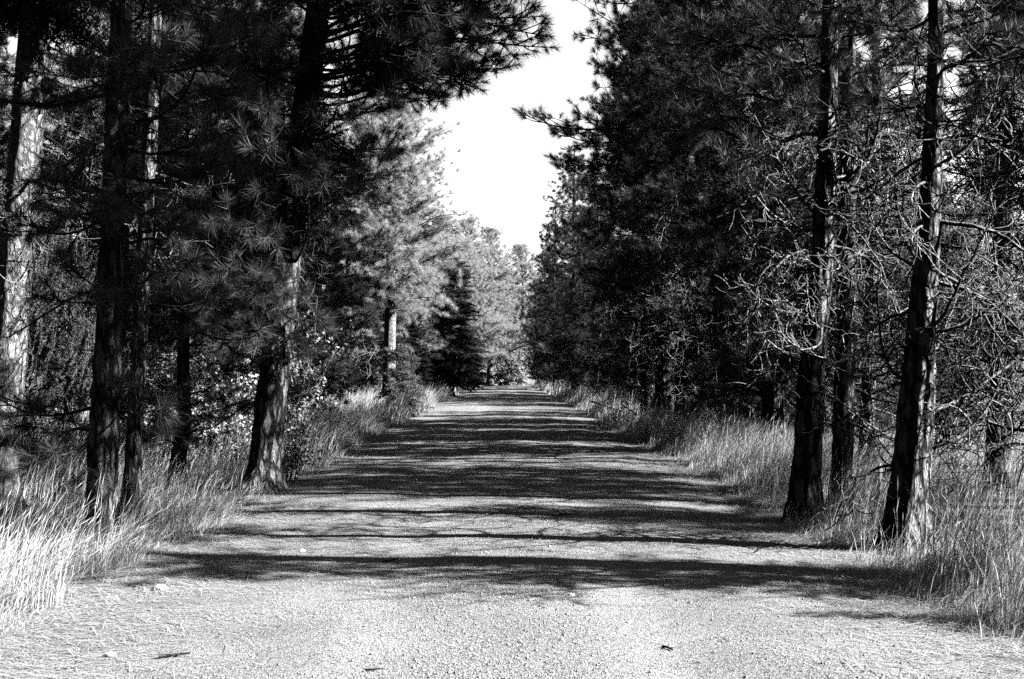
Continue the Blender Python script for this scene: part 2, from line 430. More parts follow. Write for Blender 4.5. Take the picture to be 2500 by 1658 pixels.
def ring(kind, z0, z1, n, az0, az1, L0, L1, pit=(-10, 15), seed=1):
    rng = np.random.default_rng(seed); out = []
    for k in range(n):
        out.append((kind, z0 + (z1 - z0) * (k + rng.random()) / n, rng.uniform(az0, az1), rng.uniform(L0, L1), rng.uniform(*pit)))
    return out

# --- the roadside pines, road side first
near_tree('pine_tree', 'dark leaning roadside pine, bare low down, its long boughs reaching over the road', 'tree', (-3.0, 14.4),
    [(0, 0, -.3, .215), (0, 0, .3, .19), (.2, 0, 2.3, .175), (.36, .1, 4.0, .16), (.58, .2, 5.9, .145), (.9, .4, 9, .11), (1.0, .4, 15, .02)],
    [('pine', 2.25, 262, .55, 0), ('pine', 2.5, 290, .6, -12), ('pine', 1.95, 300, .7, -8), ('pine', 2.1, 245, .6, -5), ('pine', 2.0, 330, .75, -5), ('pine', 2.35, 275, .7, 10), ('pine', 2.15, 318, .8, -4), ('pine', 1.9, 272, .6, -10), ('pine', 2.45, 250, .7, 0), ('pine', 1.75, 310, .65, -10), ('pine', 2.05, 225, .9, -4), ('pine', 2.3, 220, 1.2, -6), ('pine', 2.6, 235, 1.1, 5)]
    + ring('pine', 2.0, 6.4, 15, 140, 265, 1.0, 2.1, seed=2)
    + [('pine', 4.3, -8, 1.2, -6), ('pine', 4.75, -30, 1.6, -4), ('pine', 5.0, 14, 1.8, -2), ('pine', 5.3, -15, 2.6, 4), ('pine', 5.5, -42, 2.4, -2), ('pine', 5.75, 4, 3.05, 3),
       ('pine', 5.9, -22, 2.9, 5), ('pine', 6.2, -55, 2.4, 0), ('pine', 6.3, 12, 2.9, 4), ('pine', 6.5, -10, 2.7, 6), ('pine', 4.6, 30, 1.3, -8), ('pine', 5.6, 36, 2.2, 0), ('pine', 6.0, -75, 1.3, 0), ('pine', 4.1, -22, 1.2, -8), ('pine', 4.5, 6, 1.3, -8), ('pine', 5.3, 2, 2.7, -2), ('pine', 5.35, -14, 2.6, -3), ('pine', 5.15, 10, 2.3, -3), ('pine', 5.1, -4, 2.1, -2), ('pine', 5.2, -34, 2.3, -4), ('pine', 5.45, 22, 2.5, -3),
       ('pine', 5.6, -8, 3.1, -5), ('pine', 5.85, -34, 2.8, -2), ('pine', 3.7, -40, 1.0, -8), ('pine', 3.9, 20, 1.1, -6), ('pine', 5.9, 10, 3.2, -2), ('pine', 6.1, -12, 3.2, 0), ('pine', 6.25, -30, 3.0, 0), ('pine', 5.2, -70, 1.0, -6), ('pine', 4.4, -80, .8, -6), ('pine', 5.6, -110, .9, -4), ('pine', 6.1, 28, 2.6, 2)]
    + ring('darkdead', 2.8, 5.2, 6, -90, 60, .9, 1.6, seed=3),
    seed=11, crown=('pine', 6.8, 15, 2.9, 'needle'))
near_tree('pine_tree', 'thick furrowed pine trunk rising from tall grass, just in front of a much thinner trunk', 'tree', (-3.5, 10.0),
    [(0, 0, -.3, .14), (0, 0, .3, .118), (.04, 0, 1.5, .108), (.09, 0, 3.5, .092), (.13, .05, 5.2, .08), (.2, .1, 8, .06), (.2, .1, 13, .015)],
    [('pine', 2.2, 285, .9, -8), ('pine', 2.7, 300, 1.1, -4), ('pine', 3.1, 255, 1.0, -4), ('pine', 3.5, 320, 1.3, -4), ('pine', 3.9, 280, 1.1, 0), ('pine', 4.2, 335, 1.5, 0), ('pine', 4.6, 300, 1.3, 4), ('pine', 1.05, 200, .9, -10), ('pine', 1.2, 330, .7, -5), ('pine', 1.25, 170, 1.3, -5), ('pine', .95, 225, .8, -18)]
    + ring('pine', 2.6, 5.5, 9, 30, 330, .9, 1.7, seed=5) + ring('dead', 1.6, 4.2, 7, 0, 360, .6, 1.1, seed=6),
    seed=12, crown=('pine', 5.8, 13, 2.2, 'needle'))
near_tree('pine_tree', 'thin sapling-sized pine trunk close behind the thick furrowed one, lit pale low down', 'tree', (-3.93, 12.1),
    [(0, 0, -.3, .095), (.02, 0, .5, .088), (.1, 0, 2.5, .08), (.19, 0, 4.5, .07), (.25, .1, 7.5, .05), (.25, .1, 11, .012)],
    ring('pine', 2.0, 5.6, 8, 240, 360, .7, 1.1, seed=7) + ring('dead', 1.2, 3.8, 6, 0, 360, .5, 1.0, seed=8), seed=13, sides=20, rough=.010, crown=('pine', 6.2, 11, 1.1, 'needle'))
near_tree('young_pine', 'short young pine with a patchily lit crooked stem in front of the leafy bushes', 'tree', (-4.15, 14.6),
    [(0, 0, -.3, .11), (.0, 0, .5, .095), (.10, 0, .95, .088), (.06, 0, 1.5, .08), (.08, 0, 3, .05), (.1, 0, 5.5, .01)],
    ring('pine', .55, 1.5, 7, 150, 390, .5, .9, seed=9) + ring('pine', 1.6, 4.9, 16, 0, 360, .6, 1.4, seed=10), seed=14, sides=20, rough=.014)
near_tree('fir_tree', 'big pale-barked trunk at the picture edge beside drooping lichen-grey boughs', 'tree', (-5.8, 13.2),
    [(0, 0, -.3, .22), (0, 0, .3, .195), (.12, 0, 2.2, .185), (.26, 0, 4.2, .178), (.38, 0, 6, .17), (.5, 0, 10, .12), (.5, 0, 16, .02)],
    ring('hang', 3.0, 5.8, 12, -18, 60, 1.0, 1.7, (-35, -5), seed=12) + ring('hang', 1.7, 3.6, 7, -15, 45, .8, 1.3, (-35, -10), seed=13)
    + ring('fir', 2.0, 3.2, 3, -20, 30, .8, 1.2, (-25, 0), seed=14) + ring('hang', 3.5, 6, 4, 120, 250, .9, 1.5, (-25, 0), seed=15)
    + ring('dead', 3.2, 4.6, 3, -30, 20, .9, 1.4, (-60, -30), seed=16) + [('darkdead', 5.75, -5, 2.0, 8)],
    seed=15, bark='bark_pale', rough=.012, crown=('fir', 6.0, 16, 2.8, 'fir_needle'))

# --- the other verge
near_tree('pine_tree', 'slender dark pine at the gravel edge with pale curled dead twigs fanning toward the road', 'tree', (3.0, 11.3),
    [(0, 0, -.3, .15), (0, 0, .3, .132), (.086, 0, 1.7, .115), (.185, 0, 2.6, .105), (.26, 0, 4.1, .09), (.29, 0, 5.3, .07), (.33, 0, 7.2, .012)],
    [('dead', 3.05, 190, 1.25, 22), ('dead', 2.95, 172, 1.0, -8), ('dead', 2.75, 215, 1.0, 5), ('dead', 2.55, 160, .9, -14), ('dead', 2.4, 200, 1.1, -22), ('dead', 2.2, 185, 1.0, -26), ('dead', 2.1, 230, .8, -20),
     ('dead', 2.0, 205, .9, -30), ('dead', 2.65, 240, .7, -8), ('dead', 2.3, 150, .9, -20), ('dead', 3.45, -5, .95, 6), ('dead', 1.75, 195, .8, -25)]
    + ring('dead', 1.0, 3.6, 12, -80, 70, .7, 1.2, seed=20) + ring('darkdead', 1.2, 3.8, 5, -60, 60, 1.0, 1.5, seed=21)
    + [('pine', 3.9, 200, 1.5, -4), ('pine', 4.2, 165, 1.8, 3), ('pine', 4.5, 230, 1.4, 0), ('pine', 4.6, 185, 1.9, 4), ('pine', 4.9, 150, 1.7, 8), ('pine', 4.4, 20, 1.2, 0), ('pine', 4.8, -60, 1.2, 6), ('pine', 5.1, 250, 1.3, 5), ('pine', 5.2, 60, 1.5, 8), ('pine', 4.05, 270, .9, -5)],
    seed=21, crown=('pine', 5.6, 7.1, .8, 'needle'))
near_tree('pine_tree', 'pine with a flaking trunk half in bright sun, rooted in long grass by the stakes', 'tree', (3.4, 9.6),
    [(0, 0, -.3, .185), (.0, 0, .3, .155), (.1, 0, 1.3, .138), (.22, 0, 2.8, .085), (.29, 0, 4.2, .065), (.33, 0, 6, .05), (.33, 0, 10, .012)],
    ring('darkdead', .35, 1.5, 6, -70, 60, .9, 1.6, (-25, 10), seed=23) + ring('dead', .8, 3.8, 11, -85, 85, .8, 1.4, seed=24) + ring('dead', 1.8, 3.6, 6, 95, 265, .5, .95, seed=25)
    + ring('darkdead', 1.6, 4, 5, 20, 100, 1.0, 1.8, seed=26) + [('darkdead', 1.45, 165, 1.1, 6), ('darkdead', .75, 190, .9, 8)]
    + ring('pine', 3.7, 5.0, 7, 0, 360, .8, 1.3, (0, 20), seed=27), seed=22, crown=('pine', 5.0, 10, 1.7, 'needle'))
near_tree('pine_tree', 'shaded thin trunk standing right behind the slender dark pine at the gravel edge', 'tree', (3.78, 12.7),
    [(0, 0, -.3, .125), (0, 0, .4, .108), (.06, 0, 2, .1), (.12, 0, 5, .08), (.16, 0, 5.0, .05), (.16, 0, 6.2, .012)],
    ring('dead', .9, 4.4, 20, -70, 250, .7, 1.4, seed=31) + ring('pine', 4.4, 5.6, 4, 30, 300, .8, 1.2, seed=32), seed=23, sides=22)
near_tree('pine_tree', 'pine mostly beyond the picture edge, thick dark boughs arching over the bright meadow', 'tree', (5.25, 8.0),
    [(0, 0, -.3, .17), (0, 0, .4, .15), (.0, 0, 4, .08), (.0, 0, 5.6, .015)],
    ring('darkdead', 1.0, 4.6, 9, 150, 225, 1.2, 2.1, (-15, 25), seed=34) + ring('dead', .8, 3.8, 4, 150, 250, .8, 1.3, seed=35) + ring('pine', 4.0, 5.0, 4, 150, 260, 1.0, 1.7, seed=36), seed=24)
for idx, (x, y, H, lab) in enumerate([
    (5.6, 17.5, 10, 'bare-limbed pine in the twig tangle, between the slender dark trunk and the sunlit flaking trunk'),
    (6.75, 15.6, 9, 'bare-limbed pine in the dead twig tangle, next beyond the sunlit flaking trunk'),
    (8.6, 19.5, 11, 'bare-limbed pine at the back of the dead twig tangle, against the sunny meadow'),
    (6.4, 13.6, 7, 'bare-limbed pine hard behind the pair of dark trunks at the gravel edge'),
    (9.0, 15.0, 8, 'bare-limbed pine at the picture edge in the dead twig tangle')]):
    near_tree('dead_limbed_pine', lab, 'tree', (x, y), [(0, 0, -.3, .13), (0, 0, .4, .11), (.1, 0, 3, .09), (.2, 0, H * .6, .06), (.2, 0, H, .012)],
        ring('dead', .5, 5.0, 26, 0, 360, .9, 1.9, (-30, 15), seed=40 + idx) + ring('darkdead', .8, 5.5, 8, 0, 360, 1.2, 2.0, seed=50 + idx), seed=60 + idx, sides=18,
        group='bare limbed pines in the twig tangle', crown=('pine', 4.8, H, 1.2, 'needle'))

# ------------------------------------------------------------------ trees up the road: prototypes copied with all their parts
def proto_tree(kind, H, Rad, z0, r0, seed, lm, shape=.75, deads=0, low=.6, nwh=None):
    rng = np.random.default_rng(seed)
    pts = [(0, 0, -.4, r0 * 1.15), (0, 0, .5, r0), (rng.normal() * .1, rng.normal() * .1, H * .4, r0 * .75), (rng.normal() * .15, rng.normal() * .15, H * .75, r0 * (.4 if kind != 'fir' else .25)), (0, 0, H, .012)]
    w, l = far_crown(kind, z0, H * .985, Rad, pts, seed, nwh, shape=shape, low=low)
    d = MB()
    for k in range(deads):
        b = pick(BP['dead'], rng.uniform(.8, 1.8), rng, .4) if k % 3 else pick(BP['darkdead'], rng.uniform(.9, 2.0), rng, .4)
        d.addmb(b[1], xf(np.array([0, 0, rng.uniform(.8, z0 + 2.0)]), rng.random() * 6.28, rng.uniform(-.5, .2), 0, 1.1))
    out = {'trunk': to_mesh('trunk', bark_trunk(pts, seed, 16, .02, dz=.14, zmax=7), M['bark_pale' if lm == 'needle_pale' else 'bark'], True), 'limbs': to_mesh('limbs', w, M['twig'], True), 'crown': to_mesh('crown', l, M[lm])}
    if deads: out['dead_branches'] = to_mesh('dead_branches', d, M['dead'], True)
    return out
PT = {
    'full': proto_tree('pine', 12, 2.7, .9, .19, 501, 'needle', .65, 10),
    'full2': proto_tree('pine', 13, 2.9, 1.4, .21, 502, 'needle', .6, 22),
    'tall': proto_tree('pine', 15, 3.0, 3.0, .24, 503, 'needle', .6, 30),
    'young': proto_tree('pine', 7, 1.7, .5, .10, 504, 'needle', .8, 0, .8),
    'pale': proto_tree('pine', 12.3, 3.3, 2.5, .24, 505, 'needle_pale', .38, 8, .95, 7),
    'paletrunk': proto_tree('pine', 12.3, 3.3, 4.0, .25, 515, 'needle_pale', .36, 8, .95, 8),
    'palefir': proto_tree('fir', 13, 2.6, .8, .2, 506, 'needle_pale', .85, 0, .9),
    'darkfir': proto_tree('fir', 9, 2.3, .8, .14, 507, 'dark_needle', .8, 0, .9),
    'bare': proto_tree('pine', 9, .9, 5.0, .11, 509, 'needle', .8, 20),  # for unseen pines added to throw twig streaks on the near road
    'dense': proto_tree('pine', 13.5, 2.7, 7.8, .15, 511, 'needle', .45, 0, .95, 10),  # raised thick crown, shaped to block sun from the opposite trees; planted out of view
    'high': proto_tree('pine', 13.5, 2.4, 7.8, .15, 510, 'needle', .6, 0),  # unseen crown on a long stem, added to cast dappled shade
    'seedling': proto_tree('fir', 2.0, .75, .12, .03, 508, 'fir_needle', .9, 0, .95),
}
def plant(proto, x, y, s, label, name='pine_tree', cat='tree', group=None, rz=None, sz=None):
    root = empty(name, (x, y, gz(x, y) - .02), rz if rz is not None else (x * 3.7 + y * 1.9) % 6.28)
    root.scale = (s, s, sz if sz else s); tag(root, label, cat, group)
    for k, me in PT[proto].items(): link(k, me, root)
    return root

G1 = 'pines massed along the sunward verge'
pq = plant('full', 4.9, 20.6, 1.0, 'dense dark pine crown directly behind the fan of pale curled twigs', group=G1, rz=.4, sz=1.3)
for z_, az_, L_, pi_ in ((3.0, 215, 2.2, -6), (3.6, 250, 2.0, -4), (4.3, 200, 2.6, -2), (4.9, 270, 2.2, 0), (5.4, 225, 2.6, 2), (6.1, 190, 2.6, 5), (6.6, 250, 2.2, 6), (7.4, 215, 2.2, 10), (2.4, 235, 1.8, -8), (5.0, 310, 2.0, 0), (6.4, 300, 1.8, 6)):
    b_ = pick(BP['pine'], L_, np.random.default_rng(int(z_ * 10)), .25); o_ = link('branch', b_[3], pq, (0, 0, z_)); sc_ = L_ / b_[0]
    o_.rotation_euler = Matrix((rotz(R_(az_) - .4) @ roty(-R_(pi_))).tolist()).to_euler(); o_.scale = (sc_, sc_, sc_); link('needles', b_[4], o_)
po = plant('tall', 3.85, 24.2, .88, 'dark pine whose single bough pokes out into the bright sky gap', group=G1, rz=1.9)
for z_, az_, L_, pi_ in ((7.5, 181, 4.1, 0), (7.2, 192, 3.4, -2), (6.8, 172, 3.3, -3), (6.4, 178, 3.2, 0), (6.1, 196, 2.7, -4), (5.2, 170, 2.6, -3), (7.6, 186, 2.6, 10), (8.6, 170, 2.4, 14), (4.2, 188, 2.5, -6), (9.4, 190, 2.0, 20), (3.6, 182, 2.2, -8), (4.6, 240, 2.2, -4), (5.6, 225, 2.6, -2), (6.8, 255, 2.2, 6), (5.0, 290, 2.0, 0), (7.2, 215, 2.4, 8), (8.0, 240, 2.2, 12), (4.0, 215, 2.0, -8), (6.0, 275, 2.2, 0)):
    b_ = pick(BP['pine'], L_, np.random.default_rng(int(z_ * 10)), .25); o_ = link('branch', b_[3], po, (0, 0, z_)); sc_ = L_ / b_[0]
    o_.rotation_euler = Matrix((rotz(R_(az_) - 1.9) @ roty(-R_(pi_))).tolist()).to_euler(); o_.scale = (sc_, sc_, sc_); link('needles', b_[4], o_)
plant('full', 5.9, 25.4, 1.05, 'dark full-crowned pine third along the massed row on the sunward verge', group=G1, rz=3.2, sz=1.6)
plant('tall', 4.2, 29.8, .95, 'tall pine with its pale-flecked bare trunk beside the grass tussock on the sunward verge', group=G1, rz=.9, sz=1.2)
plant('tall', 4.9, 28.8, 1.0, 'tall pine with a plain black trunk next to the pale-flecked trunk on the sunward verge', group=G1, rz=4.0, sz=1.25)
plant('full2', 4.2, 33.0, .98, 'dark pine closing the massed row just before the sunlit opening', group=G1, rz=5.1)
plant('full', 4.5, 53.5, .9, 'small-looking dark pine beyond the sunlit opening on the sunward verge', group=G1, rz=2.2)
plant('full2', 3.85, 60.5, 1.06, 'dark pine forming the lower sky edge on the sunward verge', group=G1, rz=.2)
plant('full2', 4.6, 56.8, .85, 'slimmer dark pine between the small-looking one and the sky edge one', group=G1, rz=2.6)
plant('full', 4.9, 64.5, .9, 'dark pine just past the sky edge one on the sunward verge', group=G1, rz=4.6)
plant('full2', 4.8, 74, .85, 'dark pine next before the far end one on the sunward verge', group=G1, rz=1.6)
plant('full', 4.5, 69, .95, 'dark pine second from the far end of the sunward verge', group=G1, rz=3.9)
plant('full2', 3.6, 87, .88, 'dark far pine just past the one framing the lit bush', group=G1, rz=.6)
plant('full', 3.6, 96, .75, 'farther dark pine whose crown overhangs the vanishing road', group=G1, rz=3.6)
plant('full2', 4.4, 104, .72, 'last dark pine at the vanishing road on the sunward verge', group=G1, rz=2.0)
plant('full', 3.7, 79, 1.12, 'dark pine at the far end of the sunward verge, framing the lit bush', group=G1, rz=5.6)
G2 = 'pines massed along the shaded verge'
plant('full2', -4.8, 18.6, .85, 'dark pine just beyond the leaning roadside pine, its crown black against the pale one', group=G2, rz=.7)
plant('full', -4.6, 22.5, .86, 'dark pine bulging toward the road ahead of the pale sunlit crown', group=G2, rz=2.7)
plant('full2', -5.1, 26.5, .86, 'dark pine hidden half behind the bulging one on the shaded verge', group=G2, rz=4.4)
plant('full', -5.3, 31.5, .8, 'dark pine touching the pale sunlit crown from the front', group=G2, rz=5.5)
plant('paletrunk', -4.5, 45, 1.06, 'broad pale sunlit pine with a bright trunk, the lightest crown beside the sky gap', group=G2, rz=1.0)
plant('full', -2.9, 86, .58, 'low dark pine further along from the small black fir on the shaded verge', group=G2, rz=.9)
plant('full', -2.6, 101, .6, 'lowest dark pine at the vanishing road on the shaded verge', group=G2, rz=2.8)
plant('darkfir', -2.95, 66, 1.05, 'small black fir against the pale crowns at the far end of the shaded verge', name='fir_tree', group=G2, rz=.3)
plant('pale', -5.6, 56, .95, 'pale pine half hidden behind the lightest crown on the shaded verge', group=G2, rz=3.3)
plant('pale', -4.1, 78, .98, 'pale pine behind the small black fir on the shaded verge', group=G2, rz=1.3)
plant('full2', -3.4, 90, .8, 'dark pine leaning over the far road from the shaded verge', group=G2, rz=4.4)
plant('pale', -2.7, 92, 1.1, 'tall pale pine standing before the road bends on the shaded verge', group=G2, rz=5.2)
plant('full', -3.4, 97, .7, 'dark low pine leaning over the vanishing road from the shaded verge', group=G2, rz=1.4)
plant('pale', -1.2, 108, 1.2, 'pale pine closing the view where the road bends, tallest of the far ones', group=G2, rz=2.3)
plant('young', -6.6, 57.5, .75, 'low pine plugging the gap beside the bright trunk of the lightest crown', name='young_pine', rz=.7)
plant('full', -8.2, 69, .7, 'dark pine plugging the gap behind the bright trunk of the lightest crown', rz=2.7)
plant('seedling', -3.45, 37, 1.0, 'knee-to-head-high fir seedling in the grass in front of the bright trunk', name='fir_seedling', rz=.5)
plant('seedling', -3.35, 41, .9, 'smaller fir seedling further along the grass near the bright trunk', name='fir_seedling', rz=2.5)
plant('darkfir', -4.0, 54, .5, 'low dark young fir crouching under the pale crowns', name='fir_tree', rz=2.0)
for x_, y_, r_ in ((7.0, 7.1, .3), (9.6, 11.9, 2.1), (8.2, 7.5, 4.2), (6.3, 7.4, 5.2), (6.0, 6.4, 2.9)):
    plant('bare', x_, y_, {6.4: .3, 7.1: .5}.get(y_, .62), 'unseen bare-limbed pine added in the meadow to streak the near road with shade', name='dead_limbed_pine', group='unseen bare limbed pines added for road shade', rz=r_)
plant('dense', 8.9, 7.6, 1.0, 'unseen long-stemmed pine added beyond the picture edge to shade the opposite verge', rz=.4, sz=1.3)
plant('dense', 9.5, 13.8, 1.0, 'tallest unseen long-stemmed pine added beyond the picture edge to shade the opposite verge', rz=1.7, sz=1.45)
plant('dense', 9.8, 17.6, 1.0, 'tall unseen long-stemmed pine added past the twig tangle to shade the opposite verge', rz=2.2, sz=1.4)
plant('high', 16.5, 9.0, .76, 'shorter unseen long-stemmed pine added far out in the meadow to shade the road', rz=5.0)
plant('high', 14.0, 9.9, .68, 'smallest unseen long-stemmed pine added far out in the meadow to dapple the road', rz=.9)
plant('high', 15.5, 12.0, 1.0, 'unseen full-height long-stemmed pine added far out in the meadow to shade the road', rz=3.0)

G3 = 'low young pines added in the sunlit opening to shade the road'  # added to shade the road, kept short so the pale crown stays lit
for x_, y_, s_ in ((4.6, 36.2, .75), (5.3, 37.9, .7), (4.5, 39.6, .68), (5.2, 41.2, .5), (4.6, 43.0, .42), (4.4, 45.2, .45), (5.1, 46.9, .7), (4.5, 48.7, .7), (5.0, 50.4, .75)):
    plant('young', x_, y_, s_, 'low young pine added in the sunlit opening to shade the road', name='young_pine', group=G3)
for x_, y_, s_ in ((6.6, 85, .75), (6.2, 91.5, .7), (6.6, 98.5, .75), (6.3, 106, .7), (4.6, 112, .7), (6.9, 113, .7), (8.2, 88, .85), (8.6, 95, .85), (8.3, 102, .85), (8.4, 109, .85), (7.2, 55, .8), (7.4, 62, .85), (7.0, 68.5, .8), (7.3, 75.5, .85)):  # mostly hidden trees, added so the far road falls in shade
    plant('full', x_, y_, s_, 'mostly unseen pine added behind the far sunward row to shade the road', group='mostly unseen pines added behind the far sunward row for shade')
for x_, y_, s_ in ((6.4, 36.5, .95), (6.6, 39.2, .85), (6.3, 47.6, .9), (6.6, 50.5, .95)):
    plant('young', x_, y_, s_, 'low young pine added in the sunlit opening to shade the road', name='young_pine', group=G3)
G4 = 'young pines under the massed row'
for x_, y_, s_ in ((6.3, 21.5, .95), (7.6, 24, 1.1), (6.2, 26.5, .9), (8.2, 28, 1.1), (6.6, 31, 1.0), (9.6, 25.5, 1.1), (9.0, 31.5, 1.1), (5.6, 23.6, .6), (5.7, 28.6, .55)):
    plant('young', x_, y_, s_, 'young pine thickening the black shade under the massed row', name='young_pine', group=G4)
def scatter(n, xr, yr, protos, label, group, mind=2.6, seed=1, smin=.85, smax=1.1, avoid=None):
    rng = np.random.default_rng(seed); pl = []
    tries = 0
    while len(pl) < n and tries < 4000:
        tries += 1
        x, y = rng.uniform(*xr), rng.uniform(*yr)
        if avoid and avoid(x, y): continue
        if all((x - a) ** 2 + (y - b) ** 2 > mind ** 2 for a, b in pl): pl.append((x, y))
    for x, y in pl:
        plant(protos[int(rng.integers(len(protos)))], x, y, float(rng.uniform(smin, smax)), label, group=group)
scatter(12, (-17, -6.8), (16, 32), ['full', 'full2', 'young', 'tall'], 'dark pine deep in the shaded wood behind the roadside trunks', 'pines deep in the shaded wood', 2.4, 1, avoid=lambda x, y: .345 < -x / y < .405)
scatter(14, (-30, -8), (33, 75), ['full', 'full2', 'tall'], 'far dark pine closing off the shaded wood', 'far pines closing off the shaded wood', 3.2, 2, avoid=lambda x, y: .34 < -x / y < .41)
scatter(5, (-24, -11), (32, 60), ['young'], 'low far pine under the bright gaps beside the pale-barked trunk', 'low pines under the bright gaps', 2.5, 8, avoid=lambda x, y: not .345 < -x / y < .405)
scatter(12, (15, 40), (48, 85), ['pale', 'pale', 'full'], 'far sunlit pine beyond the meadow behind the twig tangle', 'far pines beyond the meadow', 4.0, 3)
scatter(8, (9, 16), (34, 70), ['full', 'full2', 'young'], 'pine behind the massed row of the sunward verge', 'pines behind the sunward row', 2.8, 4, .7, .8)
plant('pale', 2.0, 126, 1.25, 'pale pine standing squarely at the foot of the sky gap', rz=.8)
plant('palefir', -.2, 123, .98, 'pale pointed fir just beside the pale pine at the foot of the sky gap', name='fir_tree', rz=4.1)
plant('full2', 5.6, 123, .95, 'dark pine at the end of the road, sunward side of the lit bush', rz=2.9)
scatter(10, (-14, 14), (127, 146), ['pale', 'full', 'full2'], 'far pine closing the end of the road', 'trees closing the end of the road', 3.5, 5)
scatter(5, (-7.5, -5.2), (84, 112), ['full', 'pale'], 'far pine behind the pale ones of the shaded verge', 'far pines behind the pale ones', 3.0, 6)

# ------------------------------------------------------------------ leafy bushes
def leaf_bush(name, label, x, y, H, W, nst, nleaf, seed, ls=.055, cat='bush', lean=(0, 0), group=None):
    rng = np.random.default_rng(seed); st, lf = MB(), MB()
    root = empty(name, (x, y, gz(x, y))); tag(root, label, cat, group)
    ends = []
    for k in range(nst):
        a = rng.random() * 6.28; sp = rng.uniform(.1, .55) * W / H
        Q, _ = curve_pts((rng.normal() * .06, rng.normal() * .06, -.05), (math.cos(a) * sp + lean[0], math.sin(a) * sp + lean[1], 1), H * rng.uniform(.7, 1.08), 8, (rng.normal(), rng.normal(), 0.1), rng.uniform(0, .6), rng, .08)
        tube(st, Q, np.linspace(.011, .003, 9), 4)
        for j in range(11):
            i0 = int(rng.integers(2, 8)); d = np.array([rng.normal(), rng.normal(), rng.uniform(.0, 1)])
            Q2, _ = curve_pts(Q[i0], d, rng.uniform(.18, .42) * W, 4, (rng.normal(), rng.normal(), .1), rng.uniform(0, .8), rng, .12)
            tube(st, Q2, np.linspace(.006, .0025, 5), 3); ends.append(Q2)
    E = np.concatenate([e[1:] for e in ends]); idx = rng.integers(len(E), size=nleaf)
    p = E[idx] + rng.normal(size=(nleaf, 3)) * .06
    d = nrm(rng.normal(size=(nleaf, 3)) + np.array([0, 0, -.5])); s = nrm(np.cross(d, rng.normal(size=(nleaf, 3))))
    L = ls * rng.uniform(.7, 1.3, (nleaf, 1)); up = np.cross(d, s)
    v = np.stack([p, p + d * L * .5 + s * L * .36 + up * L * .08, p + d * L, p + d * L * .5 - s * L * .36 + up * L * .08], 1)
    b = np.arange(nleaf)[:, None] * 4
    lf.add(v, None, np.concatenate([b + np.array([0, 1, 2]), b + np.array([0, 2, 3])]))
    link('stems', to_mesh('stems', st, M['dead'], True), root); link('foliage', to_mesh('foliage', lf, M['leaf']), root)
leaf_bush('leafy_bush', 'bright broad-leaved bush between the crooked young pine and the leaning pine', -3.9, 17.0, 2.0, 1.5, 9, 2600, 1)
leaf_bush('leafy_bush', 'bright broad-leaved bush behind the thin pale-lit trunk', -5.6, 17.6, 2.4, 1.6, 9, 2400, 2)
leaf_bush('leafy_sapling', 'sparse sapling holding bright leaves against the dark, just past the leaning pine', -3.2, 17.2, 2.9, .9, 4, 1100, 3, .056, 'sapling', (.05, 0))
leaf_bush('leafy_bush', 'low bright bush in the grass at the foot of the leaning pine, road side', -2.95, 15.6, .95, .8, 7, 800, 4)
leaf_bush('leafy_bush', 'dim broad-leaved bush behind the big pale-barked trunk', -8.2, 18.5, 2.6, 2.0, 10, 2600, 5)
leaf_bush('leafy_bush', 'sunlit rounded bush where the road disappears', 1.2, 119, 4.6, 4.2, 14, 5200, 6, .16)
leaf_bush('leafy_bush', 'paler taller bush beside the rounded one where the road disappears', 3.6, 122, 5.2, 4.0, 14, 5200, 7, .16)
leaf_bush('leafy_bush', 'twiggy bush across the end of the road on the shaded verge', -1.8, 117, 3.4, 3.6, 14, 3600, 8, .14)
rng = np.random.default_rng(5)
for k in range(9):
    leaf_bush('leafy_bush', 'far sunlit bush on the meadow seen through the dead twigs', 9.5 + k * 1.5 + rng.normal() * .6, 27 + rng.uniform(0, 14), 2.2 + rng.random(), 2.4, 8, 1300, 20 + k, .10, group='meadow bushes behind the dead twigs')

